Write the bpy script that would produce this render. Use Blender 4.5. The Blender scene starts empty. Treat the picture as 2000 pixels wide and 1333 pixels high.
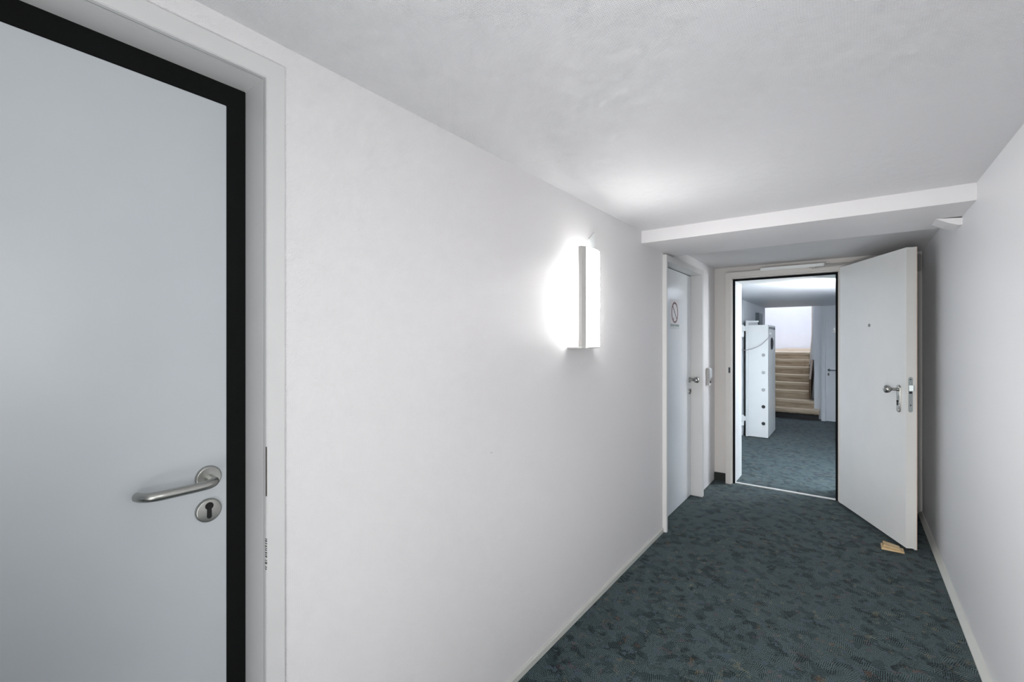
import bpy, bmesh, math, random
from mathutils import Vector, Matrix
S = bpy.context.scene
C = S.collection
PI = math.pi
random.seed(4)

# ------------------------------------------------------------------ camera
CH = 1.4                                   # camera height; heights marked R() are relative to it
def R(z): return CH + z
cam = bpy.data.cameras.new('camera'); cam.sensor_width = 36.0; cam.lens = 16.07
cam.shift_y = -0.00125; cam.clip_start = 0.02
co = bpy.data.objects.new('camera', cam); C.objects.link(co)
co.location = (0, 0, CH); co.rotation_euler = (PI/2, 0, math.atan(662.75/892.72))
S.camera = co

# ------------------------------------------------------------------ world, lights, exposure
w = bpy.data.worlds.new('world'); S.world = w; w.use_nodes = True
w.node_tree.nodes['Background'].inputs[0].default_value = (0.75, 0.85, 1, 1)
w.node_tree.nodes['Background'].inputs[1].default_value = 0.5
def area(name, loc, direction, sx, sy, power, col=(1, 1, 1), spread=180):
    l = bpy.data.lights.new(name, 'AREA'); l.shape = 'RECTANGLE'; l.size = sx; l.size_y = sy
    l.energy = power; l.color = col; l.spread = math.radians(spread)
    o = bpy.data.objects.new(name, l); C.objects.link(o); o.location = loc
    o.rotation_euler = Vector(direction).to_track_quat('-Z', 'Y').to_euler()
    return o
area('low_fill_behind_camera', (-0.15, -0.3, 0.5), (-0.1, 1, 0.05), 0.45, 0.45, 7, (1, 0.99, 0.995), 120)  # added fill light, lifts the lower walls from out of view
area('narrow_fill_behind_camera', (-0.25, -0.5, 1.0), (0.08, 1, -0.13), 0.3, 0.3, 6.6, (1, 0.99, 0.97), 60)  # added fill aimed down the corridor, brightens the far end
area('upward_fill_behind_camera', (0.0, -0.3, 1.1), (-0.05, 0.5, 1), 0.4, 0.4, 9.5, (1, 0.995, 0.99))  # added fill pointing up, brightens the ceiling; no fixture here
area('side_fill_beside_camera', (0.44, 0.3, 1.5), (-1, 0.55, 0), 0.2, 0.5, 2.0, (0.98, 0.99, 1), 110)  # added fill without a fixture, evens out the left side
area('uplight_in_far_room', (0.55, 5.75, 1.3), (-0.12, 0.12, 1), 0.6, 0.5, 95, (0.93, 0.96, 1), 130)
area('lamp_in_far_room', (0.9, 6.6, 1.4), (-1, -0.5, 0.05), 0.4, 0.6, 30, (0.97, 0.985, 1))
area('daylight_in_stairwell', (-1.2, 12.4, 4.3), (0, 0.15, -1), 1.1, 2.6, 50, (0.90, 0.93, 1))
S.view_settings.view_transform = 'Standard'; S.view_settings.look = 'None'
S.view_settings.gamma = 1; S.view_settings.use_curve_mapping = False
S.view_settings.exposure = 0.25

# ------------------------------------------------------------------ materials
MAT = {}
class N:
    def __init__(s, name):
        m = bpy.data.materials.new(name); m.use_nodes = True; s.m = m; s.t = m.node_tree
        s.b = s.t.nodes['Principled BSDF']; MAT[name] = m
    def n(s, typ, **k):
        x = s.t.nodes.new(typ)
        for a, v in k.items(): setattr(x, a, v)
        return x
    def l(s, a, b): s.t.links.new(a, b)
    def val(s, sock, v):
        if hasattr(v, 'is_output'): s.l(v, sock)
        else: sock.default_value = v
    def math(s, op, a, b=None, c=None):
        x = s.n('ShaderNodeMath', operation=op); s.val(x.inputs[0], a)
        if b is not None: s.val(x.inputs[1], b)
        if c is not None: s.val(x.inputs[2], c)
        return x.outputs[0]
    def pos(s):
        g = s.n('ShaderNodeNewGeometry'); x = s.n('ShaderNodeSeparateXYZ'); s.l(g.outputs['Position'], x.inputs[0])
        return g.outputs['Position'], x.outputs
    def noise(s, vec, scale, detail=2, rough=.5):
        x = s.n('ShaderNodeTexNoise'); s.l(vec, x.inputs['Vector']); x.inputs['Scale'].default_value = scale
        x.inputs['Detail'].default_value = detail; x.inputs['Roughness'].default_value = rough
        return x.outputs
    def mix(s, f, a, b, blend='MIX'):
        x = s.n('ShaderNodeMix', data_type='RGBA', blend_type=blend); s.val(x.inputs[0], f)
        s.val(x.inputs[6], a); s.val(x.inputs[7], b); return x.outputs[2]
    def ramp(s, f, stops):
        x = s.n('ShaderNodeValToRGB'); s.l(f, x.inputs[0]); e = x.color_ramp.elements
        while len(e) < len(stops): e.new(.5)
        for q, (p, c) in zip(e, stops): q.position = p; q.color = c if len(c) == 4 else (*c, 1)
        return x.outputs[0]
    def bump(s, h, dist, strength=1.0):
        x = s.n('ShaderNodeBump'); s.l(h, x.inputs['Height']); x.inputs['Distance'].default_value = dist
        x.inputs['Strength'].default_value = strength; s.l(x.outputs[0], s.b.inputs['Normal'])
    def base(s, c, rough=.5, metal=0, spec=.5):
        s.val(s.b.inputs['Base Color'], c if hasattr(c, 'is_output') else (*c, 1))
        s.val(s.b.inputs['Roughness'], rough); s.b.inputs['Metallic'].default_value = metal
        s.b.inputs['Specular IOR Level'].default_value = spec
        return s

def plain(name, c, rough=.5, metal=0, spec=.5, vary=.03, grain=0.0):
    m = N(name); p, _ = m.pos()
    f = m.noise(p, 7, 3)[0]
    lo = tuple(x*(1-vary) for x in c); hi = tuple(min(1, x*(1+vary)) for x in c)
    m.base(m.mix(f, (*lo, 1), (*hi, 1)), rough, metal, spec)
    if grain: m.bump(m.noise(p, 420, 2)[0], grain)
    return m.m

def woven(name, c, ia, ib, rough=.4, period=.0042, dist=.0003, spec=.5, ang=0.0):
    """satin paint over woven glass-fibre wallcovering, ia / ib are the two in-plane axes"""
    m = N(name); p, x = m.pos()
    nz = m.noise(p, 9, 2); s3 = m.n('ShaderNodeSeparateColor'); m.l(nz[1], s3.inputs[0])
    a = m.math('MULTIPLY_ADD', s3.outputs[0], .016, x[ia]); b = m.math('MULTIPLY_ADD', s3.outputs[1], .016, x[ib])
    if ang:
        ca, sa = math.cos(ang), math.sin(ang)
        a, b = (m.math('ADD', m.math('MULTIPLY', a, ca), m.math('MULTIPLY', b, sa)),
                m.math('SUBTRACT', m.math('MULTIPLY', b, ca), m.math('MULTIPLY', a, sa)))
    k = 2*PI/period
    sa_ = m.math('SINE', m.math('MULTIPLY', a, k)); sb_ = m.math('SINE', m.math('MULTIPLY', b, k))
    h = m.math('MULTIPLY', sa_, sb_)
    h = m.math('ADD', h, m.math('MULTIPLY', sb_, .35))
    h = m.math('MULTIPLY', h, m.math('MULTIPLY_ADD', m.noise(p, 30, 2)[0], 1.3, .3))
    m.bump(h, dist)
    f = m.noise(p, 2.5, 3)[0]
    m.base(m.mix(f, (*[q*.985 for q in c], 1), (*c, 1)), rough, 0, spec)
    return m.m

WALL = (.815, .80, .805)
woven('wall_paint_side', WALL, 1, 2, .42, .0054, .0003)
woven('wall_paint_right', (.875, .88, .90), 1, 2, .42, .0046, .0001)
woven('wall_paint_end', (.70, .675, .65), 0, 2, .45, .0046, .0001)  # slightly beige; weaker light at the corridor end also put into this colour
woven('ceiling_paint', (.78, .78, .795), 0, 1, .31, .0058, .0006)
plain('beam_paint', (.80, .79, .80), .5)
plain('trim_paint', (.69, .69, .685), .38)
plain('frame_paint_beige', (.64, .62, .59), .4)
plain('baseboard_paint', (.62, .63, .59), .4)
plain('door_paint', (.54, .575, .60), .3)
plain('door_paint_small', (.80, .84, .88), .22)
plain('door_paint_open', (.79, .80, .795), .28)
plain('door_edge_paint', (.66, .66, .64), .4)
plain('raw_wood_edge', (.62, .47, .38), .7)
plain('jamb_white', (.82, .85, .85), .35)
plain('black_rubber', (.0035, .004, .004), .85, spec=.2, grain=.0004, vary=.4)
plain('black_skirting', (.012, .014, .014), .7)
plain('dark_gap', (.01, .01, .01), .9)
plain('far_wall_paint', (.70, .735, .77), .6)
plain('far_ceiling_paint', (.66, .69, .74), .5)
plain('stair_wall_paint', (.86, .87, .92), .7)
plain('safe_paint', (.80, .83, .83), .25)
plain('safe_inner_paint', (.48, .50, .50), .4)
plain('grey_box_paint', (.12, .15, .17), .5)
plain('grey_plastic', (.42, .41, .40), .5)
plain('white_plastic', (.80, .82, .82), .3)
plain('light_grey_plastic', (.55, .58, .62), .3)
plain('black_plastic', (.02, .02, .025), .35)
plain('sconce_metal', (.55, .54, .52), .45)
plain('dark_brown_wood', (.10, .055, .02), .5, vary=.2)
plain('cable_grey', (.35, .34, .36), .5)
plain('aluminium', (.80, .80, .78), .3, .4)
plain('zinc_plate', (.42, .46, .47), .5, .7)
plain('bolt_dark', (.05, .055, .06), .4, .5)
plain('bolt_light', (.42, .44, .44), .4, .3)
plain('print_dark', (.10, .05, .06), .6)
plain('print_red', (.12, .04, .05), .6)
plain('print_grey', (.20, .24, .25), .6)
plain('sign_film', (.60, .58, .60), .45)
plain('sign_film_foot', (.47, .52, .54), .45)
plain('scuff_dark', (.08, .07, .06), .8)

def steel(name, c, rough):
    m = N(name); p, x = m.pos()
    st = m.n('ShaderNodeMapping'); st.inputs['Scale'].default_value = (900, 60, 60); m.l(p, st.inputs[0])
    f = m.noise(st.outputs[0], 1.0, 2)[0]
    m.base(c, m.math('MULTIPLY_ADD', f, .12, rough-.06), 1.0)
    m.bump(f, .00003)
steel('brushed_steel', (.42, .425, .40), .33)
steel('knob_steel', (.40, .40, .385), .28)

def wood(name, a, b, d, scale=1.0):
    m = N(name); p, x = m.pos()
    st = m.n('ShaderNodeMapping'); st.inputs['Scale'].default_value = (3*scale, 26*scale, 26*scale); m.l(p, st.inputs[0])
    f = m.noise(st.outputs[0], 1.0, 4, .6)[0]
    g = m.noise(p, 3.2, 2)[0]
    c = m.ramp(f, [(.3, d), (.5, a), (.75, b)])
    c = m.mix(m.math('MULTIPLY', m.math('GREATER_THAN', g, .62), .35), c, (*d, 1))
    m.base(c, .55); m.bump(f, .0006)
wood('stair_wood', (.42, .335, .235), (.50, .41, .30), (.29, .215, .14))
wood('stair_wood_nosing', (.49, .41, .30), (.56, .48, .365), (.40, .32, .22))
wood('pale_landing_wood', (.78, .68, .56), (.85, .77, .68), (.66, .55, .44))
wood('wedge_wood', (.62, .46, .26), (.72, .56, .36), (.40, .26, .12), 3)

def carpet():
    m = N('woven_carpet'); p, x = m.pos()
    nz = m.noise(p, 60, 2); dis = m.n('ShaderNodeVectorMath', operation='MULTIPLY_ADD')
    m.l(nz[1], dis.inputs[0]); dis.inputs[1].default_value = (.03, .03, .0); m.l(p, dis.inputs[2])
    q = dis.outputs[0]                       # ragged coordinates: cell borders only
    X, Y = x[0], x[1]
    def cells(scale, off):
        mp = m.n('ShaderNodeMapping'); mp.inputs['Location'].default_value = (off, off*1.7, 0); m.l(q, mp.inputs[0])
        v = m.n('ShaderNodeTexVoronoi'); v.voronoi_dimensions = '2D'; v.inputs['Scale'].default_value = scale; m.l(mp.outputs[0], v.inputs['Vector'])
        sc = m.n('ShaderNodeSeparateColor'); m.l(v.outputs['Color'], sc.inputs[0]); return sc.outputs, v.outputs['Distance']
    def threads(c, period, thr):
        th = m.math('MULTIPLY', c, PI)
        u = m.math('ADD', m.math('MULTIPLY', X, m.math('COSINE', th)), m.math('MULTIPLY', Y, m.math('SINE', th)))
        u = m.math('ADD', u, m.math('MULTIPLY', m.noise(p, 45, 1)[0], .006))
        return m.math('GREATER_THAN', m.math('SINE', m.math('MULTIPLY', u, 2*PI/period)), thr)
    c1, _ = cells(15, 0.0); c2, _ = cells(19, 3.3); c3, _ = cells(26, 7.1)
    d1 = threads(c1[0], .0076, .05); d2 = threads(c2[0], .0084, .25); l3 = threads(c3[0], .0070, .30); l4 = threads(c1[2], .0060, .35)
    gp = m.noise(p, 19, 3, .6)[0]
    patch = m.math('GREATER_THAN', gp, .61); notp = m.math('SUBTRACT', 1.0, patch)
    ground = m.mix(m.noise(p, 5, 2)[0], (.060, .100, .114, 1), (.092, .142, .156, 1))
    ground = m.mix(patch, ground, (.072, .106, .132, 1))
    dark = m.math('MULTIPLY', m.math('MAXIMUM', d1, m.math('MULTIPLY', d2, m.math('GREATER_THAN', c2[1], .62))), notp)
    c = m.mix(m.math('MULTIPLY', dark, .96), ground, (.004, .010, .010, 1))
    lite = m.math('MULTIPLY', m.math('MULTIPLY', l3, notp), m.math('GREATER_THAN', c3[1], .35))
    c = m.mix(m.math('MULTIPLY', lite, .55), c, (.17, .24, .245, 1))
    # warm flecks: short runs of coloured thread
    f1, fd = cells(11, 11.0)
    fl = m.math('MULTIPLY', m.math('MULTIPLY', m.math('GREATER_THAN', m.noise(p, 24, 3, .7)[0], .585), m.math('GREATER_THAN', f1[0], .45)), l4)
    fc = m.ramp(f1[1], [(.0, (.24, .10, .06)), (.35, (.26, .19, .10)), (.6, (.28, .28, .18)), (.9, (.17, .06, .10))])
    c = m.mix(m.math('MULTIPLY', fl, .8), c, fc)
    fine = m.math('MULTIPLY_ADD', m.noise(p, 260, 2, .7)[0], 2.6, -.5)
    vm = m.n('ShaderNodeVectorMath', operation='SCALE'); m.l(c, vm.inputs[0]); m.l(m.math('MAXIMUM', fine, .25), vm.inputs['Scale'])
    c = vm.outputs[0]
    m.base(c, .95, 0, .15)
    m.b.inputs['Sheen Weight'].default_value = .08; m.b.inputs['Sheen Roughness'].default_value = .5
    hh = m.math('ADD', m.noise(p, 500, 2)[0], m.math('MULTIPLY', dark, -.6))
    m.bump(hh, .0012)
carpet()

def emis(name, c, e, base=(.9, .9, .88)):
    m = N(name); m.base(base, .4); m.b.inputs['Emission Color'].default_value = (*c, 1)
    m.b.inputs['Emission Strength'].default_value = e
emis('lamp_tube', (1, .985, .96), 36)
emis('opal_shade', (1, .99, .965), 13.5)

# ------------------------------------------------------------------ mesh helpers
def B(): return bmesh.new()
def box(b, x0, x1, y0, y1, z0, z1, f=None):
    v = [Vector((x, y, z)) for x in (x0, x1) for y in (y0, y1) for z in (z0, z1)]
    if f: v = [f(*q) for q in v]
    v = [b.verts.new(q) for q in v]
    for q in ((0, 1, 3, 2), (4, 6, 7, 5), (0, 4, 5, 1), (2, 3, 7, 6), (0, 2, 6, 4), (1, 5, 7, 3)):
        b.faces.new([v[i] for i in q])
def prism(b, pts, a0, a1, axis='z', f=None):
    """polygon pts in the plane across axis, extruded from a0 to a1"""
    def mk(p, a):
        q = {'z': (p[0], p[1], a), 'y': (p[0], a, p[1]), 'x': (a, p[0], p[1])}[axis]
        return Vector(f(*q)) if f else Vector(q)
    lo = [b.verts.new(mk(p, a0)) for p in pts]; hi = [b.verts.new(mk(p, a1)) for p in pts]
    n = len(pts); b.faces.new(lo[::-1]); b.faces.new(hi)
    for i in range(n): b.faces.new((lo[i], lo[(i+1) % n], hi[(i+1) % n], hi[i]))
def disc(b, c, nrm, prof, seg=40, sq=(1, 1)):
    """lathe: prof = [(radius, height along nrm)], capped; sq squashes the two radial axes"""
    nrm = Vector(nrm).normalized(); up = Vector((0, 0, 1)) if abs(nrm.z) < .9 else Vector((1, 0, 0))
    u = nrm.cross(up).normalized(); v = nrm.cross(u)
    rings = []
    for r, h in prof:
        rings.append([b.verts.new(Vector(c) + nrm*h + u*(r*sq[0]*math.cos(2*PI*k/seg)) + v*(r*sq[1]*math.sin(2*PI*k/seg))) for k in range(seg)])
    for a, d in zip(rings, rings[1:]):
        for k in range(seg): b.faces.new((a[k], a[(k+1) % seg], d[(k+1) % seg], d[k]))
    b.faces.new(rings[0][::-1]); b.faces.new(rings[-1])
def smooth_path(pts, n=6):
    P = [Vector(p) for p in pts]; P = [P[0]*2-P[1]] + P + [P[-1]*2-P[-2]]; out = []
    for i in range(1, len(P)-2):
        for k in range(n):
            t = k/n; a, b_, c, d = P[i-1], P[i], P[i+1], P[i+2]
            out.append(.5*((2*b_)+(-a+c)*t+(2*a-5*b_+4*c-d)*t*t+(-a+3*b_-3*c+d)*t**3))
    out.append(P[-2]); return out
def tube(b, path, r, seg=20):
    path = [Vector(p) for p in path]; rings = []; prev = None
    for i, p in enumerate(path):
        t = (path[min(i+1, len(path)-1)]-path[max(i-1, 0)]).normalized()
        if prev is None:
            up = Vector((0, 0, 1)) if abs(t.z) < .9 else Vector((1, 0, 0)); u = t.cross(up).normalized()
        else: u = (prev - t*prev.dot(t)).normalized()
        prev = u; v = t.cross(u)
        rr = r(i/(len(path)-1)) if callable(r) else r
        rings.append([b.verts.new(p + u*rr*math.cos(2*PI*k/seg) + v*rr*math.sin(2*PI*k/seg)) for k in range(seg)])
    for a, d in zip(rings, rings[1:]):
        for k in range(seg): b.faces.new((a[k], a[(k+1) % seg], d[(k+1) % seg], d[k]))
    b.faces.new(rings[0][::-1]); b.faces.new(rings[-1])
def obj(name, b, mat, parent=None, bevel=0, smooth=False, label=None):
    bmesh.ops.recalc_face_normals(b, faces=b.faces)
    if bevel:
        bmesh.ops.bevel(b, geom=[e for e in b.edges if len(e.link_faces) == 2 and e.calc_face_angle() > .5], offset=bevel, segments=2, affect='EDGES', clamp_overlap=True)
    me = bpy.data.meshes.new(name); b.to_mesh(me); b.free(); me.materials.append(MAT[mat])
    if smooth:
        for f in me.polygons: f.use_smooth = True
        me.set_sharp_from_angle(angle=.7)
    o = bpy.data.objects.new(name, me); C.objects.link(o)
    if parent:
        o.parent = parent; o.matrix_parent_inverse = Matrix.Translation(-Vector(parent['_w']) ) if '_w' in parent else Matrix()
    if label: o['label'] = label
    return o
def root(name, loc, label, cat=None, group=None, kind=None):
    o = bpy.data.objects.new(name, None); C.objects.link(o); o.location = loc; o.empty_display_size = .1
    o['_w'] = loc; o['label'] = label
    if cat: o['category'] = cat
    if group: o['group'] = group
    if kind: o['kind'] = kind
    return o
def tag(o, label, cat=None, kind=None, group=None):
    o['label'] = label
    if cat: o['category'] = cat
    if kind: o['kind'] = kind
    if group: o['group'] = group
    return o
def keyhole(b, cx, cz, n0, n1, s, f):
    """euro-profile keyhole outline in (a, z), extruded along the third local axis; f maps (a, n, z)"""
    pts = []
    for k in range(17):
        t = -PI*.32 + (PI*1.64)*k/16
        pts.append((cx + .0085*s*math.cos(t), cz + .008*s + .0085*s*math.sin(t)))
    pts.append((cx - .005*s, cz - .016*s))
    for k in range(1, 6):
        t = PI + PI*k/6; pts.append((cx + .005*s*math.cos(t), cz - .016*s + .005*s*math.sin(t)))
    pts.append((cx + .005*s, cz - .016*s))
    prism(b, pts, n0, n1, 'y', f)

# ================================================================== STRUCTURE
XL, XR, HC = -1.1035, .455, R(.711)
b = B(); box(b, -1.35, .62, -3.1, 4.93, -.12, 0); box(b, -1.2, .3, 4.93, 5.42, -.30, 0)
box(b, -2.3, 1.4, 5.20, 5.42, -.30, -.14); 
tag(obj('floor', b, 'woven_carpet'), 'dark teal patterned carpet of the corridor', kind='structure')
b = B(); box(b, -2.3, 1.4, 5.42, 14.3, -.30, -.18)
tag(obj('floor_far', b, 'woven_carpet'), 'blue-grey carpet of the room beyond the open door', kind='structure')
b = B(); box(b, -1.35, .62, -3.1, 4.93, HC, HC+.12)
tag(obj('ceiling', b, 'ceiling_paint'), 'low white corridor ceiling with a fine woven texture', kind='structure')
b = B(); box(b, XL-.03, XR+.03, 2.909, 3.518, R(.632), HC+.02)
tag(obj('trim_1', b, 'beam_paint', bevel=.002), 'shallow white boxed beam across the corridor ceiling', kind='structure')

b = B()
box(b, XL-.12, XL, -3.1, -.50, 0, HC+.02)
box(b, XL-.12, XL, -.50, .535, 2.04, HC+.02)
box(b, XL-.12, XL, .535, 3.35, 0, HC+.02)
box(b, XL-.12, XL, 3.35, 4.28, 2.0, HC+.02)
box(b, XL-.12, XL, 4.28, 5.0, 0, HC+.02)
tag(obj('wall_left', b, 'wall_paint_side'), 'long white left corridor wall with woven wallcovering', kind='structure')
b = B(); box(b, XL-.001, XL+.0006, 1.347, 1.360, R(-.432), R(-.4305))
obj('scuff_mark', b, 'bolt_light', bpy.data.objects['wall_left'])
b = B(); box(b, XR, XR+.12, -3.1, 4.95, 0, HC+.02)
tag(obj('wall_right', b, 'wall_paint_right'), 'plain white right corridor wall', kind='structure')
EY = 4.90
b = B(); box(b, XL-.02, -.955, EY, 5.20, 0, HC+.02); box(b, -.075, XR+.02, EY, 5.20, 0, HC+.02); box(b, -.955, -.075, EY, 5.20, 2.03, HC+.02)
tag(obj('wall_end', b, 'wall_paint_end'), 'narrow beige-white wall around the open doorway', kind='structure')
# back of the corridor with an unseen opening, added to let sky light in as fill
b = B(); box(b, -1.35, -.95, -3.1, -2.98, 0, HC+.02); box(b, .35, .62, -3.1, -2.98, 0, HC+.02)
box(b, -.95, .35, -3.1, -2.98, 0, .45); box(b, -.95, .35, -3.1, -2.98, 2.05, HC+.02)
tag(obj('wall_back', b, 'wall_paint_end'), 'white wall behind the camera', kind='structure')
# baseboards
b = B(); prism(b, [(XL-.005, 0), (XL+.008, 0), (XL+.008, .024), (XL+.003, .034), (XL-.005, .034)], .56, 3.325, 'y')
tag(obj('baseboard_left', b, 'baseboard_paint'), 'thin off-white skirting strip along the left wall', kind='structure')
b = B(); prism(b, [(XR+.005, 0), (XR-.026, 0), (XR-.026, .006), (XR-.005, .027), (XR+.005, .027)], -3.0, 4.88, 'y')
tag(obj('baseboard_right', b, 'baseboard_paint'), 'thin off-white skirting strip along the right wall', kind='structure')
b = B(); box(b, XL+.001, -.985, EY-.018, EY+.002, 0, .075)
box(b, .0, XR-.03, EY-.018, EY+.002, 0, .075)
tag(obj('baseboard_end', b, 'black_skirting'), 'short black skirting at the foot of the end wall', kind='structure')
b = B(); box(b, -.945, -.085, 4.875, 4.905, 0, .008)
tag(obj('trim_2', b, 'aluminium', bevel=.002), 'pale metal threshold strip under the open door', kind='structure')
b = B(); prism(b, [(.355, R(.632)), (XR+.01, R(.622)), (XR+.01, R(.588)), (.44, R(.588)), (.40, R(.605))], 3.24, 3.40, 'y')
tag(obj('trim_3', b, 'beam_paint'), 'small white plaster wedge where beam meets right wall', kind='structure')

# ------------------------------------------------------------------ door 1 (near left)
d1 = root('door_1', (-1.2, .06, 0), 'grey-white door in the left wall with curved steel lever handle', kind='structure')
b = B()   # casing + jamb, L section wrapping the opening
yi, yo, zi, zo = .514, .558, 2.011, 2.056
prism(b, [(-.50, 0), (-.50, zo), (yo, zo), (yo, 0), (yi, 0), (yi, zi), (-.456, zi), (-.456, 0)], XL-.004, XL+.010, 'x')
prism(b, [(-.48, 0), (-.48, zi+.02), (yi+.02, zi+.02), (yi+.02, 0), (yi, 0), (yi, zi), (-.456, zi), (-.456, 0)], -1.21, XL, 'x')
obj('door_frame', b, 'trim_paint', d1, bevel=.0015)
b = B(); yk, zk = .471, R(.560)
prism(b, [(-.456, 0), (-.456, zi), (yi, zi), (yi, 0), (yk, 0), (yk, zk), (-.40, zk), (-.40, 0)], -1.225, -1.200, 'x')
obj('rubber_seal', b, 'black_rubber', d1, bevel=.001, label='wide black rubber seal around the leaf')
b = B(); box(b, -1.245, -1.2015, -.40, yk, .006, zk)
lf = obj('door_leaf', b, 'door_paint', d1)
lf['_w'] = (0, 0, 0)
def sub(name, b, mat, leaf, **k):
    o = obj(name, b, mat, None, **k); o.parent = leaf; o.matrix_parent_inverse = leaf.matrix_parent_inverse.inverted() if False else Matrix(); 
    # keep world coordinates: cancel the chain above
    bpy.context.view_layer.update(); o.matrix_parent_inverse = leaf.matrix_world.inverted(); return o
FX = -1.2015
b = B(); disc(b, (FX, .432, R(-.320)), (1, 0, 0), [(.027, 0), (.027, .005), (.0255, .0075), (.0235, .0082), (.0225, .0080), (.012, .0078)], 56)
sub('handle_rosette', b, 'brushed_steel', lf, smooth=True)
b = B(); disc(b, (FX, .432, R(-.396)), (1, 0, 0), [(.027, 0), (.027, .005), (.0255, .0075), (.0235, .0082), (.001, .0082)], 56)
sub('keyhole_rosette', b, 'brushed_steel', lf, smooth=True)
b = B(); keyhole(b, .432, R(-.393), 0, .0012, 1.0, lambda a, n, z: (FX+.0082+n, a, z))
sub('keyhole', b, 'dark_gap', lf)
b = B(); hz = R(-.322)
tube(b, smooth_path([(FX+.004, .432, hz), (FX+.026, .432, hz), (FX+.040, .430, hz), (FX+.052, .420, hz), (FX+.056, .404, hz-.0005), (FX+.056, .375, hz-.001), (FX+.056, .345, hz-.001), (FX+.055, .325, hz-.001), (FX+.050, .309, hz-.001), (FX+.040, .299, hz-.001), (FX+.026, .294, hz-.001)], 6), .0098, 28)
sub('lever_handle', b, 'brushed_steel', lf, smooth=True)
b = B(); box(b, XL+.006, XL+.0104, yi-.0004, yi+.0002, R(-.365), R(-.25))
for k in range(14):
    z = R(-.535+.0052*k) + random.uniform(-.002, .002); box(b, XL+.004, XL+.0104, yi-.0006, yi+random.uniform(.0002, .0014), z, z+random.uniform(.0008, .0026))
obj('scuff_mark', b, 'scuff_dark', d1, label='dark scratches on the frame edge')

# ------------------------------------------------------------------ door 2 (further left)
d2 = root('door_2', (-1.17, 3.81, 0), 'glossy white door with a steel knob and a no-smoking sign', kind='structure')
CX = -1.06
b = B(); y0, y1, zt = 3.352, 4.265, R(.573)
prism(b, [(3.325, 0), (3.325, zt+.048), (4.308, zt+.048), (4.308, 0), (y1, 0), (y1, zt), (y0, zt), (y0, 0)], -1.20, CX, 'x', lambda x, y, z: (x if x < -1.1 else CX - .014*(4.3-y)/.97, y, z))
obj('door_frame', b, 'trim_paint', d2, bevel=.003)
b = B(); prism(b, [(y0, 0), (y0, zt), (y1, zt), (y1, 0), (y1-.006, 0), (y1-.006, zt-.006), (y0+.006, zt-.006), (y0+.006, 0)], -1.19, -1.166, 'x')
obj('dark_gap_strip', b, 'black_rubber', d2)  # black strip draws the dark of the open gap around the leaf
b = B(); box(b, -1.20, -1.160, y0+.006, y1-.006, .006, zt-.006)
lf2 = obj('door_leaf', b, 'door_paint_small', d2)
for z, nm in ((R(-.358), 'knob_rosette'), (R(-.462), 'keyhole_rosette')):
    b = B(); disc(b, (-1.160, 4.222, z), (1, 0, 0), [(.027, 0), (.027, .005), (.024, .008), (.001, .0082)], 40)
    sub(nm, b, 'knob_steel', lf2, smooth=True)
b = B(); keyhole(b, 4.222, R(-.460), 0, .0014, 1.0, lambda a, n, z: (-1.1518+n, a, z)); sub('keyhole', b, 'dark_gap', lf2)
b = B(); disc(b, (-1.152, 4.222, R(-.358)), (1, 0, 0), [(.011, 0), (.010, .012), (.010, .024), (.014, .030), (.021, .038), (.0255, .048), (.0265, .056), (.024, .064), (.016, .070), (.006, .072)], 40)
sub('door_knob', b, 'knob_steel', lf2, smooth=True)

# ------------------------------------------------------------------ door 3 (open, end of corridor)
d3 = root('door_3', (-.5, 4.88, 0), 'white door standing open at the corridor end, in its beige frame', kind='structure')
xa, xb = -.925, -.097       # clear opening
FY = 4.812
b = B()
def ring(b, x0, x1, zt_, x0o, x1o, zto, ya, yb):
    prism(b, [(x0o, 0), (x0o, zto), (x1o, zto), (x1o, 0), (x1, 0), (x1, zt_), (x0, zt_), (x0, 0)], ya, yb, 'y')
ring(b, -.935, -.078, R(.603), -.984, -.028, R(.652), FY, EY+.001)
ring(b, -.928, -.088, R(.590), -.940, -.072, R(.610), FY+.022, 4.875)
obj('door_frame', b, 'frame_paint_beige', d3, bevel=.003)
b = B(); ring(b, -.910, -.110, R(.570), -.928, -.0935, R(.588), 4.868, 4.882)
obj('rubber_seal', b, 'black_rubber', d3, label='black rubber seal inside the frame')
b = B(); ring(b, -.912, -.108, R(.572), -.96, -.07, R(.62), 4.882, 5.215)
obj('jamb_lining', b, 'jamb_white', d3)
b = B(); box(b, -.958, -.940, FY-.0015, FY+.002, R(-.322), R(-.268))
obj('strike_plate', b, 'bolt_dark', d3, label='dark lock keep on the frame')
O3 = Vector((-.076, 4.754, 0)); D3 = Vector((.367, -.777, 0)).normalized(); N3 = Vector((.904, .427, 0))
def L3(s, n, z): return O3 + D3*s + N3*n + Vector((0, 0, z))
DT = R(.611)
b = B(); box(b, .0, .859, 0, .047, .022, DT, L3)
lf3 = obj('door_leaf', b, 'door_paint_open', d3, bevel=.001)
b = B(); box(b, -.012, .8592, .047, .061, .014, DT+.002, L3)
sub('leaf_lip', b, 'door_edge_paint', lf3, bevel=.0005)
b = B(); box(b, .8592, .8602, .0585, .0625, .014, DT+.002, L3)
sub('wood_edging', b, 'raw_wood_edge', lf3, label='bare reddish wood line on the leaf edge')
b = B(); box(b, .859, .8605, 0.0005, .0465, .03, DT-.004, L3)
sub('edge_strip', b, 'door_edge_paint', lf3)
def stadium(cx, z0, z1, r, n=10):
    p = [(cx + r*math.cos(PI*k/n), z1-r + r*math.sin(PI*k/n)) for k in range(n+1)]
    return p + [(cx + r*math.cos(PI+PI*k/n), z0+r + r*math.sin(PI+PI*k/n)) for k in range(n+1)]
b = B(); prism(b, stadium(.787, R(-.490), R(-.305), .0205), -.008, 0, 'y', L3)
pl = sub('handle_plate', b, 'knob_steel', lf3, bevel=.002, smooth=True)
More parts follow.
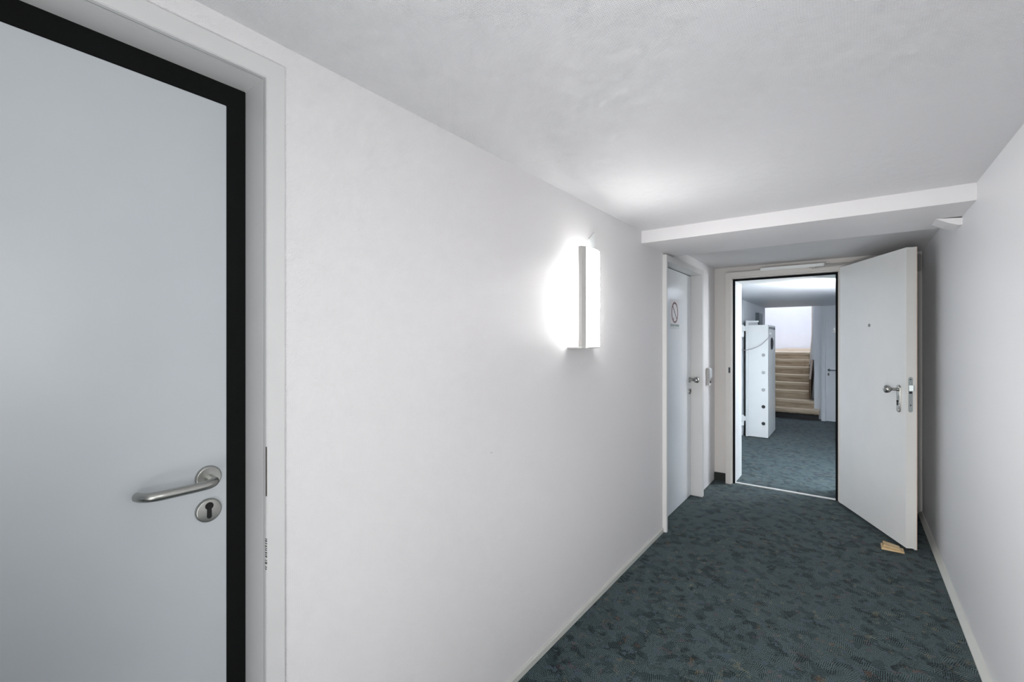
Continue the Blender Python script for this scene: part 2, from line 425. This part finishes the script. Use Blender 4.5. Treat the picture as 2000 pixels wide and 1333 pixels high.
b = B(); keyhole(b, .782, R(-.424), -.0095, -.008, .95, L3); sub('keyhole', b, 'dark_gap', lf3)
b = B(); kc = L3(.783, -.008, R(-.336)); kd = -N3
tube(b, smooth_path([kc, kc+kd*.025-D3*.0, kc+kd*.035-D3*.006], 4), .0095, 20)
disc(b, kc+kd*.030-D3*.004, kd, [(.010, 0), (.013, .008), (.021, .016), (.0262, .026), (.027, .033), (.024, .042), (.015, .048), (.005, .050)], 36)
sub('door_knob', b, 'knob_steel', lf3, smooth=True)
b = B(); disc(b, L3(.433, 0, R(.108)), -N3, [(.012, 0), (.012, .004), (.009, .006), (.006, .0062), (.006, .003), (.001, .003)], 28)
sub('peephole', b, 'knob_steel', lf3, smooth=True)
b = B(); prism(b, [(n_, z_) for n_, z_ in stadium(.0235, R(-.480), R(-.247), .0125)], .8605, .8625, 'y', lambda a, s, z: L3(s, a, z))
sub('lock_faceplate', b, 'zinc_plate', lf3)
b = B(); prism(b, [(.8625, .014), (.8625, .040), (.872, .040), (.8735, .034)], R(-.338), R(-.301), 'z', lambda s, n, z: L3(s, n, z))
sub('latch_bolt', b, 'zinc_plate', lf3, bevel=.0008)
b = B(); box(b, .862, .8632, .0145, .0325, R(-.356), R(-.343), L3)
disc(b, L3(.8622, .0235, R(-.433)), D3, [(.004, 0), (.004, .001)], 12); disc(b, L3(.8622, .0235, R(-.262)), D3, [(.0035, 0), (.0035, .001)], 12)
sub('lock_slot', b, 'dark_gap', lf3)
for z in (.30, 1.05, 1.80):   # hinge knuckles in the hanging corner
    b = B(); disc(b, (-.066, 4.800, z), (0, 0, 1), [(.009, 0), (.009, .09)], 16); obj('hinge', b, 'zinc_plate', d3, smooth=True)

# door closer: guide rail on the head of the frame, arm, body behind the leaf
dc = root('door_closer', (-.4, 4.79, R(.655)), 'white guide rail and thin arm of the closer above the open doorway', 'door closer')
b = B(); box(b, -.680, -.190, FY-.024, FY-.001, R(.640), R(.668)); obj('guide_rail', b, 'white_plastic', dc, bevel=.003)
b = B(); box(b, -.190, -.180, FY-.025, FY-.001, R(.638), R(.670)); obj('rail_cap', b, 'grey_plastic', dc)
b = B(); box(b, -.30, -.255, FY-.020, FY-.006, R(.632), R(.640)); obj('slide_block', b, 'grey_plastic', dc)
b = B(); tube(b, [(-.28, FY-.012, R(.630)), (-.02, 4.74, R(.632)), tuple(L3(.30, .085, R(.640)))], .005, 8); obj('closer_arm', b, 'grey_plastic', dc, label='dark thin arm')
b = B(); box(b, .20, .42, .064, .115, R(.565), R(.622), L3); obj('closer_body', b, 'grey_plastic', dc, bevel=.004)

jb = root('junction_box', (.40, EY-.02, R(.62)), 'small grey plastic box high on the wall behind the open door', 'junction box')
b = B(); box(b, .34, .449, EY-.035, EY-.001, R(.55), R(.685)); obj('box_body', b, 'grey_plastic', jb, bevel=.006)
b = B(); box(b, .344, .445, EY-.042, EY-.035, R(.555), R(.68)); obj('box_cover', b, 'grey_plastic', jb, bevel=.003)

wd = root('door_wedge', (.22, 3.98, 0), 'raw timber wedge pushed under the open door leaf', 'door wedge')
a0 = Vector((.168, 3.972)); wdir = Vector((.66, .02)).normalized(); wn = Vector((-wdir.y, wdir.x))
def W(s, n, z): q = a0 + wdir*s + wn*n; return Vector((q.x, q.y, z))
b = B(); prism(b, [(-.008, 0), (.11, 0), (.11, .010), (-.008, .019)], -.05, .018, 'y', W); obj('wood_piece', b, 'wedge_wood', wd, bevel=.001)
b = B(); prism(b, [(0, .0195), (.09, .0125), (.09, .0205), (.004, .037)], -.048, .022, 'y', W); obj('wood_piece', b, 'wedge_wood', wd, bevel=.001)

# ------------------------------------------------------------------ no-smoking sign on door 2
SX = -1.1598
sg = root('no_smoking_sign', (SX, 3.79, R(.2)), 'small rectangular no-smoking sign stuck on the narrow glossy door', 'sign')
sy0, sy1, sz0, sz1 = 3.672, 3.915, R(.088), R(.328)
b = B(); box(b, SX, SX+.001, sy0, sy1, sz0+.045, sz1); obj('sign_panel', b, 'sign_film', sg)
b = B(); box(b, SX, SX+.001, sy0, sy1, sz0, sz0+.045); obj('sign_foot', b, 'sign_film_foot', sg, label='greyer strip under the lettering')
cy, cz, ro, ri = 3.793, R(.222), .086, .071
b = B(); n = 64
for a in range(n):
    t0, t1 = 2*PI*a/n, 2*PI*(a+1)/n
    q = [(ro, t0), (ro, t1), (ri, t1), (ri, t0)]
    b.faces.new([b.verts.new((SX+.0016, cy+r*math.cos(t), cz+r*math.sin(t))) for r, t in q])
bmesh.ops.remove_doubles(b, verts=b.verts, dist=1e-6)
r_ = bmesh.ops.extrude_face_region(b, geom=list(b.faces)); bmesh.ops.translate(b, vec=(-.0008, 0, 0), verts=[e for e in r_['geom'] if isinstance(e, bmesh.types.BMVert)])
obj('red_ring', b, 'print_red', sg)
def rotbox(b, L, Wd, ang, dy=0, dz=0, x0=.0009, x1=.0015):
    ca, sa = math.cos(ang), math.sin(ang)
    pts = [(cy+dy+u*ca-v*sa, cz+dz+u*sa+v*ca) for u, v in ((-L, -Wd), (L, -Wd), (L, Wd), (-L, Wd))]
    prism(b, pts, SX+x0, SX+x1, 'x')
b = B(); rotbox(b, .075, .006, math.radians(-45)); obj('slash_bar', b, 'print_red', sg)
b = B(); rotbox(b, .026, .0045, math.radians(58), -.012, -.024, x1=.0012); obj('cigarette', b, 'light_grey_plastic', sg)
b = B(); rotbox(b, .011, .006, math.radians(58), -.030, -.053, x1=.0013); obj('ember', b, 'print_dark', sg)
b = B()
pts = [(.020, .010), (.026, .020), (.022, .030), (.030, .042), (.034, .040), (.027, .029), (.031, .020), (.024, .008)]
prism(b, [(cy+p_[0], cz+p_[1]) for p_ in pts], SX+.0009, SX+.0012, 'x'); obj('smoke_mark', b, 'light_grey_plastic', sg)
def text_mesh(name, s, size, mat, parent, M):
    cu = bpy.data.curves.new(name, 'FONT'); cu.body = s; cu.size = size; cu.align_x = 'CENTER'; cu.offset = size*.02; cu.extrude = .0003
    t = bpy.data.objects.new(name, cu); C.objects.link(t); bpy.context.view_layer.update()
    me = bpy.data.meshes.new_from_object(t.evaluated_get(bpy.context.evaluated_depsgraph_get()))
    bpy.data.objects.remove(t); me.transform(M); me.materials.clear(); me.materials.append(MAT[mat])
    o = bpy.data.objects.new(name, me); C.objects.link(o); o.parent = parent
    o.matrix_parent_inverse = Matrix.Translation(-Vector(parent['_w'])); return o
M = Matrix(((0, 0, 1, SX+.0014), (1, 0, 0, (sy0+sy1)/2), (0, 1, 0, sz0+.022), (0, 0, 0, 1)))
text_mesh('lettering', 'Rauchen verboten', .030, 'print_grey', sg, M)

# ------------------------------------------------------------------ wall reader between door 2 and end wall
wr = root('wall_reader', (XL, 4.60, R(-.35)), 'small grey reader with a dark button on the wall just past the no-smoking door', 'wall reader')
ya, yb, za, zb_ = 4.565, 4.655, R(-.432), R(-.268)
b = B(); box(b, XL, XL+.026, ya, yb, za, zb_); obj('housing', b, 'grey_plastic', wr, bevel=.004)
b = B(); prism(b, [(XL+.026, za+.07), (XL+.026, zb_-.004), (XL+.031, zb_-.006), (XL+.036, za+.10), (XL+.034, za+.072)], ya+.006, yb-.004, 'y'); obj('flap', b, 'light_grey_plastic', wr, bevel=.002)
b = B(); disc(b, (XL+.026, (ya+yb)/2+.002, za+.040), (1, 0, 0), [(.020, 0), (.020, .004), (.016, .006)], 28, (.9, 1.1)); obj('button', b, 'black_plastic', wr, smooth=True)

# ------------------------------------------------------------------ wall sconce
sc = root('wall_sconce', (XL, 2.06, R(-.04)), 'tall curved white wall light glowing on the left wall', 'wall light')
z0, z1 = R(-.034), R(.443)
outer = [(-1.022, 1.930), (-1.012, 1.955), (-1.006, 1.99), (-1.004, 2.03), (-1.008, 2.07), (-1.018, 2.11), (-1.036, 2.15), (-1.060, 2.180), (-1.088, 2.200), (XL, 2.205)]
inner = [(-1.040, 1.930), (-1.029, 1.958), (-1.020, 1.99), (-1.016, 2.03), (-1.020, 2.068), (-1.029, 2.105), (-1.046, 2.143), (-1.068, 2.171), (-1.092, 2.190), (XL, 2.193)]
middle = [((a[0]*.6+c[0]*.4), (a[1]*.6+c[1]*.4)) for a, c in zip(outer, inner)]
b = B(); prism(b, outer[1:] + middle[1:][::-1], z0, z1); obj('shade', b, 'opal_shade', sc, smooth=False, label='glowing opal shade')
b = B(); prism(b, middle[1:] + inner[1:][::-1], z0, z1-.002); obj('shade_liner', b, 'white_plastic', sc)  # added inner skin, keeps the glowing shade from lighting wall and ceiling
b = B(); prism(b, [inner[0], outer[0], outer[1], inner[1]], z0-.001, z1+.001); obj('shade_edge', b, 'sconce_metal', sc, label='grey front edge of the shade')
b = B(); prism(b, [(XL, 1.935), (-1.042, 1.931)] + outer[:1] + outer[2:], z0-.007, z0-.0015); obj('bottom_plate', b, 'sconce_metal', sc)
b = B(); prism(b, [(2.150, z0), (2.213, z0), (2.213, R(.571)), (2.150, R(.522))], XL, XL+.008, 'x'); obj('back_plate', b, 'white_plastic', sc)
b = B(); disc(b, (-1.068, 2.035, R(0.0)), (0, 0, 1), [(.013, 0), (.013, .38)], 20); obj('lamp_tube', b, 'lamp_tube', sc, smooth=True)
b = B(); disc(b, (-1.068, 2.035, z0-.001), (0, 0, 1), [(.018, 0), (.018, .033)], 20); box(b, XL+.008, -1.07, 2.02, 2.05, R(-.02), R(-.005)); obj('lamp_holder', b, 'white_plastic', sc)

# ================================================================== FAR ROOM
FZ = -.18; FC = R(.655)
b = B(); box(b, -2.3, 1.4, 5.20, 10.66, FC, FC+.25)
tag(obj('ceiling_far', b, 'far_ceiling_paint'), 'low blue-grey ceiling of the room beyond the open door', kind='structure')
b = B(); box(b, -1.55, -1.43, 8.32, 10.66, FZ, FC+.02); box(b, -2.0, -1.43, 10.60, 10.66, FZ, FC+.2)
tag(obj('wall_far_left', b, 'far_wall_paint'), 'blue-grey side wall behind the safe', kind='structure')
b = B(); box(b, -2.42, -2.3, 5.2, 8.44, FZ, FC+.02); box(b, -2.3, -1.55, 8.32, 8.44, FZ, FC+.02)
tag(obj('wall_alcove', b, 'far_wall_paint'), 'alcove wall around the safe', kind='structure')
b = B(); box(b, 1.4, 1.52, 5.2, 10.85, FZ, FC+.02); box(b, -2.42, -1.3, 5.08, 5.2, FZ, FC+.02); box(b, .5, 1.52, 5.08, 5.2, FZ, FC+.02); box(b, -1.3, .5, 5.199, 5.21, HC-.1, FC+.2)
tag(obj('wall_far_right', b, 'far_wall_paint'), 'walls on the near and right side of the far room', kind='structure')
DY = 10.73
b = B(); box(b, -.47, -.405, DY, DY+.12, FZ, FC+.02); box(b, -.405, .47, DY, DY+.12, R(.364)+.01, FC+.02); box(b, .47, 1.5, DY, DY+.12, FZ, FC+.02)
tag(obj('wall_far', b, 'far_wall_paint'), 'grey wall with the closed far door', kind='structure')
d4 = root('door_4', (0, DY, FZ), 'closed pale grey door beside the wooden stairs in the far room', kind='structure')
b = B(); ringz = R(.364)
prism(b, [(-.425, FZ), (-.425, ringz+.04), (.50, ringz+.04), (.50, FZ), (.46, FZ), (.46, ringz), (-.40, ringz), (-.40, FZ)], DY-.012, DY+.06, 'y')
obj('door_frame', b, 'far_wall_paint', d4, bevel=.003)
b = B(); box(b, -.396, .456, DY-.004, DY+.05, FZ+.008, ringz-.004); l4 = obj('door_leaf', b, 'far_wall_paint', d4)
b = B(); tube(b, smooth_path([(-.345, DY-.004, R(-.586)), (-.345, DY-.045, R(-.586)), (-.33, DY-.055, R(-.586)), (-.25, DY-.055, R(-.586)), (-.235, DY-.04, R(-.586))], 4), .011, 12)
disc(b, (-.345, DY-.004, R(-.586)), (0, -1, 0), [(.026, 0), (.026, .007)], 20); sub('lever_handle', b, 'grey_box_paint', l4, smooth=True)
b = B(); disc(b, (-.355, DY-.004, R(-.672)), (0, -1, 0), [(.026, 0), (.026, .006)], 20); sub('keyhole_rosette', b, 'bolt_light', l4, smooth=True)
b = B(); keyhole(b, -.355, R(-.668), DY-.0115, DY-.0098, 1.4, lambda a, n, z: (a, n, z)); sub('keyhole', b, 'dark_gap', l4)
b = B(); box(b, -.285, -.225, DY-.010, DY-.004, R(.13), R(.22)); sub('name_plate', b, 'bolt_light', l4, label='small grey plate high on the leaf')

# stairwell
b = B(); prism(b, [(-.684, 3.0), (-.684, R(.10)), (-.722, R(-.40)), (-.735, R(-.55)), (-.753, R(-.55)), (-.740, R(-.40)), (-.702, R(.10)), (-.702, 3.0)], 11.98, 12.06, 'y')
tag(obj('trim_4', b, 'pale_landing_wood'), 'thin cream edge strip beside the upper stairs', kind='structure')
b = B(); box(b, -.600, -.470, 10.95, 14.3, FZ, 4.4); prism(b, [(-.600, FZ), (-.600, 4.4), (-.684, 4.4), (-.684, R(.10)), (-.722, R(-.40)), (-.735, R(-.55)), (-.735, FZ)], 12.0, 14.3, 'y')
tag(obj('wall_stair_right', b, 'far_wall_paint'), 'blue-grey wall edge on the right of the stairs', kind='structure')
b = B(); box(b, -2.1, -2.0, 10.60, 14.3, FZ, 4.4); box(b, -2.1, -.3, 14.2, 14.3, FZ, 4.4); box(b, -2.1, -.3, 10.54, 10.66, FC+.02, 4.4); box(b, -.47, -.3, 10.66, 10.97, FC, 4.4)
tag(obj('wall_stair_back', b, 'stair_wall_paint'), 'bright daylit white wall above the stairs', kind='structure')

st = root('staircase', (-1.1, 10.7, FZ), 'light timber staircase rising beyond the white safe', 'stairs')
b = B(); box(b, -1.98, -.515, 10.70, 10.90, FZ, FZ+.115); obj('plinth', b, 'black_skirting', st, label='black base under the first step')
heights = [-1.382, -1.232, -1.068, -.923, -.769, -.609, -.454, -.297]
for k, z in enumerate(heights):
    y = 10.70+.27*k; zt_ = R(z); xr = (-.500, -.602)[k] if k < 2 else -.692-(y-11.1)*.062
    zb2 = R(heights[k-1]) if k else FZ+.10
    b = B(); box(b, -1.98, xr, y-.035, y+.30, zt_-.052, zt_)
    obj('tread', b, 'stair_wood_nosing', st, bevel=.006)
    b = B(); box(b, -1.98, xr, y, y+.02, zb2, zt_-.050)
    obj('riser', b, 'stair_wood', st)
b = B(); box(b, -1.98, -.73, 12.85, 14.19, R(-.35), R(-.299)); obj('landing', b, 'pale_landing_wood', st)
b = B(); prism(b, [(-1.98, R(-.299)), (-.775, R(-.299)), (-.775, R(-.222)), (-1.36, R(-.222)), (-1.98, R(-.30)+.02)], 13.6, 14.15, 'y'); obj('riser', b, 'pale_landing_wood', st)
b = B(); prism(b, [(11.02, .205), (11.10, .205), (12.30, .80), (12.30, .965), (11.62, .955), (11.02, .60)], -.690, -.656, 'x'); obj('stringer', b, 'dark_brown_wood', st, label='dark brown side board')
# safe with its thick door swung open along the wall
sf = root('safe', (-1.5, 8.0, FZ), 'tall white safe with its thick bolted door swung open', 'safe')
b = B(); box(b, -2.15, -1.462, 7.40, 8.245, FZ+.01, R(.30)); obj('body', b, 'safe_paint', sf, bevel=.006)
ST = R(.238)
b = B(); box(b, -1.345, -1.064, 8.265, 9.133, FZ+.012, ST); dr = obj('safe_door', b, 'safe_paint', sf, bevel=.004)
b = B(); box(b, -1.385, -1.345, 8.262, 9.20, FZ+.006, R(.312)); sub('outer_plate', b, 'safe_paint', dr, bevel=.004)
b = B(); box(b, -1.375, -1.20, 8.27, 8.30, R(.285), R(.308)); sub('top_rail', b, 'safe_paint', dr, bevel=.003)
for k, z in enumerate((-.245, -.524, -.802, -1.073, -1.343)):
    b = B(); disc(b, (-1.129, 8.2655, R(z)), (0, -1, 0), [(.027, 0), (.027, .003), (.022, .008)], 24)
    sub('locking_bolt', b, ('bolt_light', 'bolt_light', 'bolt_light', 'bolt_dark', 'bolt_dark')[k], dr, smooth=True)
b = B(); disc(b, (-1.0635, 8.66, R(-.065)), (1, 0, 0), [(.10, 0), (.10, .012), (.07, .022), (.03, .024)], 28); sub('lock_housing', b, 'black_plastic', dr, smooth=True)
b = B(); disc(b, (-1.0635, 8.40, R(.10)), (1, 0, 0), [(.022, 0), (.022, .02), (.014, .026)], 16); sub('pale_disc', b, 'white_plastic', dr, smooth=True)  # small pale raised disc near the lock housing
for k in range(5):
    b = B(); disc(b, (-1.0645, 8.42+.15*k, R(.19)), (1, 0, 0), [(.020, 0), (.020, .006)], 14); sub('bolt_end', b, 'bolt_dark', dr)
for zu, zl in ((.205, .075), (-1.27, -1.374)):
    zm = R((zu+zl)/2)
    b = B(); box(b, -1.445, -1.385, 8.25, 8.30, zm, R(zu)+.02); disc(b, (-1.435, 8.245, zm), (0, 0, 1), [(.030, 0), (.030, R(zu)-zm+.03), (.018, R(zu)-zm+.045)], 20); obj('hinge_knuckle', b, 'safe_paint', sf)
    b = B(); box(b, -1.475, -1.43, 8.22, 8.27, R(zl)-.02, zm-.003); disc(b, (-1.438, 8.245, R(zl)-.035), (0, 0, 1), [(.018, 0), (.032, .012), (.032, zm-R(zl)+.03)], 20); obj('hinge_knuckle', b, 'safe_paint', sf)
cb = root('hanging_cable', (-1.2, 8.2, R(-.1)), 'thin grey cable sagging across the open safe door', 'cable')
b = B(); tube(b, smooth_path([(-1.46, 8.20, R(-.165)), (-1.38, 8.22, R(-.168)), (-1.28, 8.225, R(-.145)), (-1.17, 8.23, R(-.09)), (-1.10, 8.24, R(-.02)), (-1.045, 8.27, R(.05)), (-1.05, 8.32, R(.09))], 6), .0055, 8); obj('cable_sheath', b, 'cable_grey', cb, smooth=True)
eb = root('meter_box', (-1.40, 9.7, R(.42)), 'dark grey box on the side wall above the safe', 'meter box')
b = B(); box(b, -1.43, -1.375, 9.50, 9.95, R(.20), R(.50)); obj('box_body', b, 'grey_box_paint', eb, bevel=.004)
b = B(); box(b, -1.375, -1.368, 9.52, 9.93, R(.22), R(.48)); obj('box_cover', b, 'grey_box_paint', eb, bevel=.002)
for o in list(bpy.data.objects):
    if '_w' in o: del o['_w']
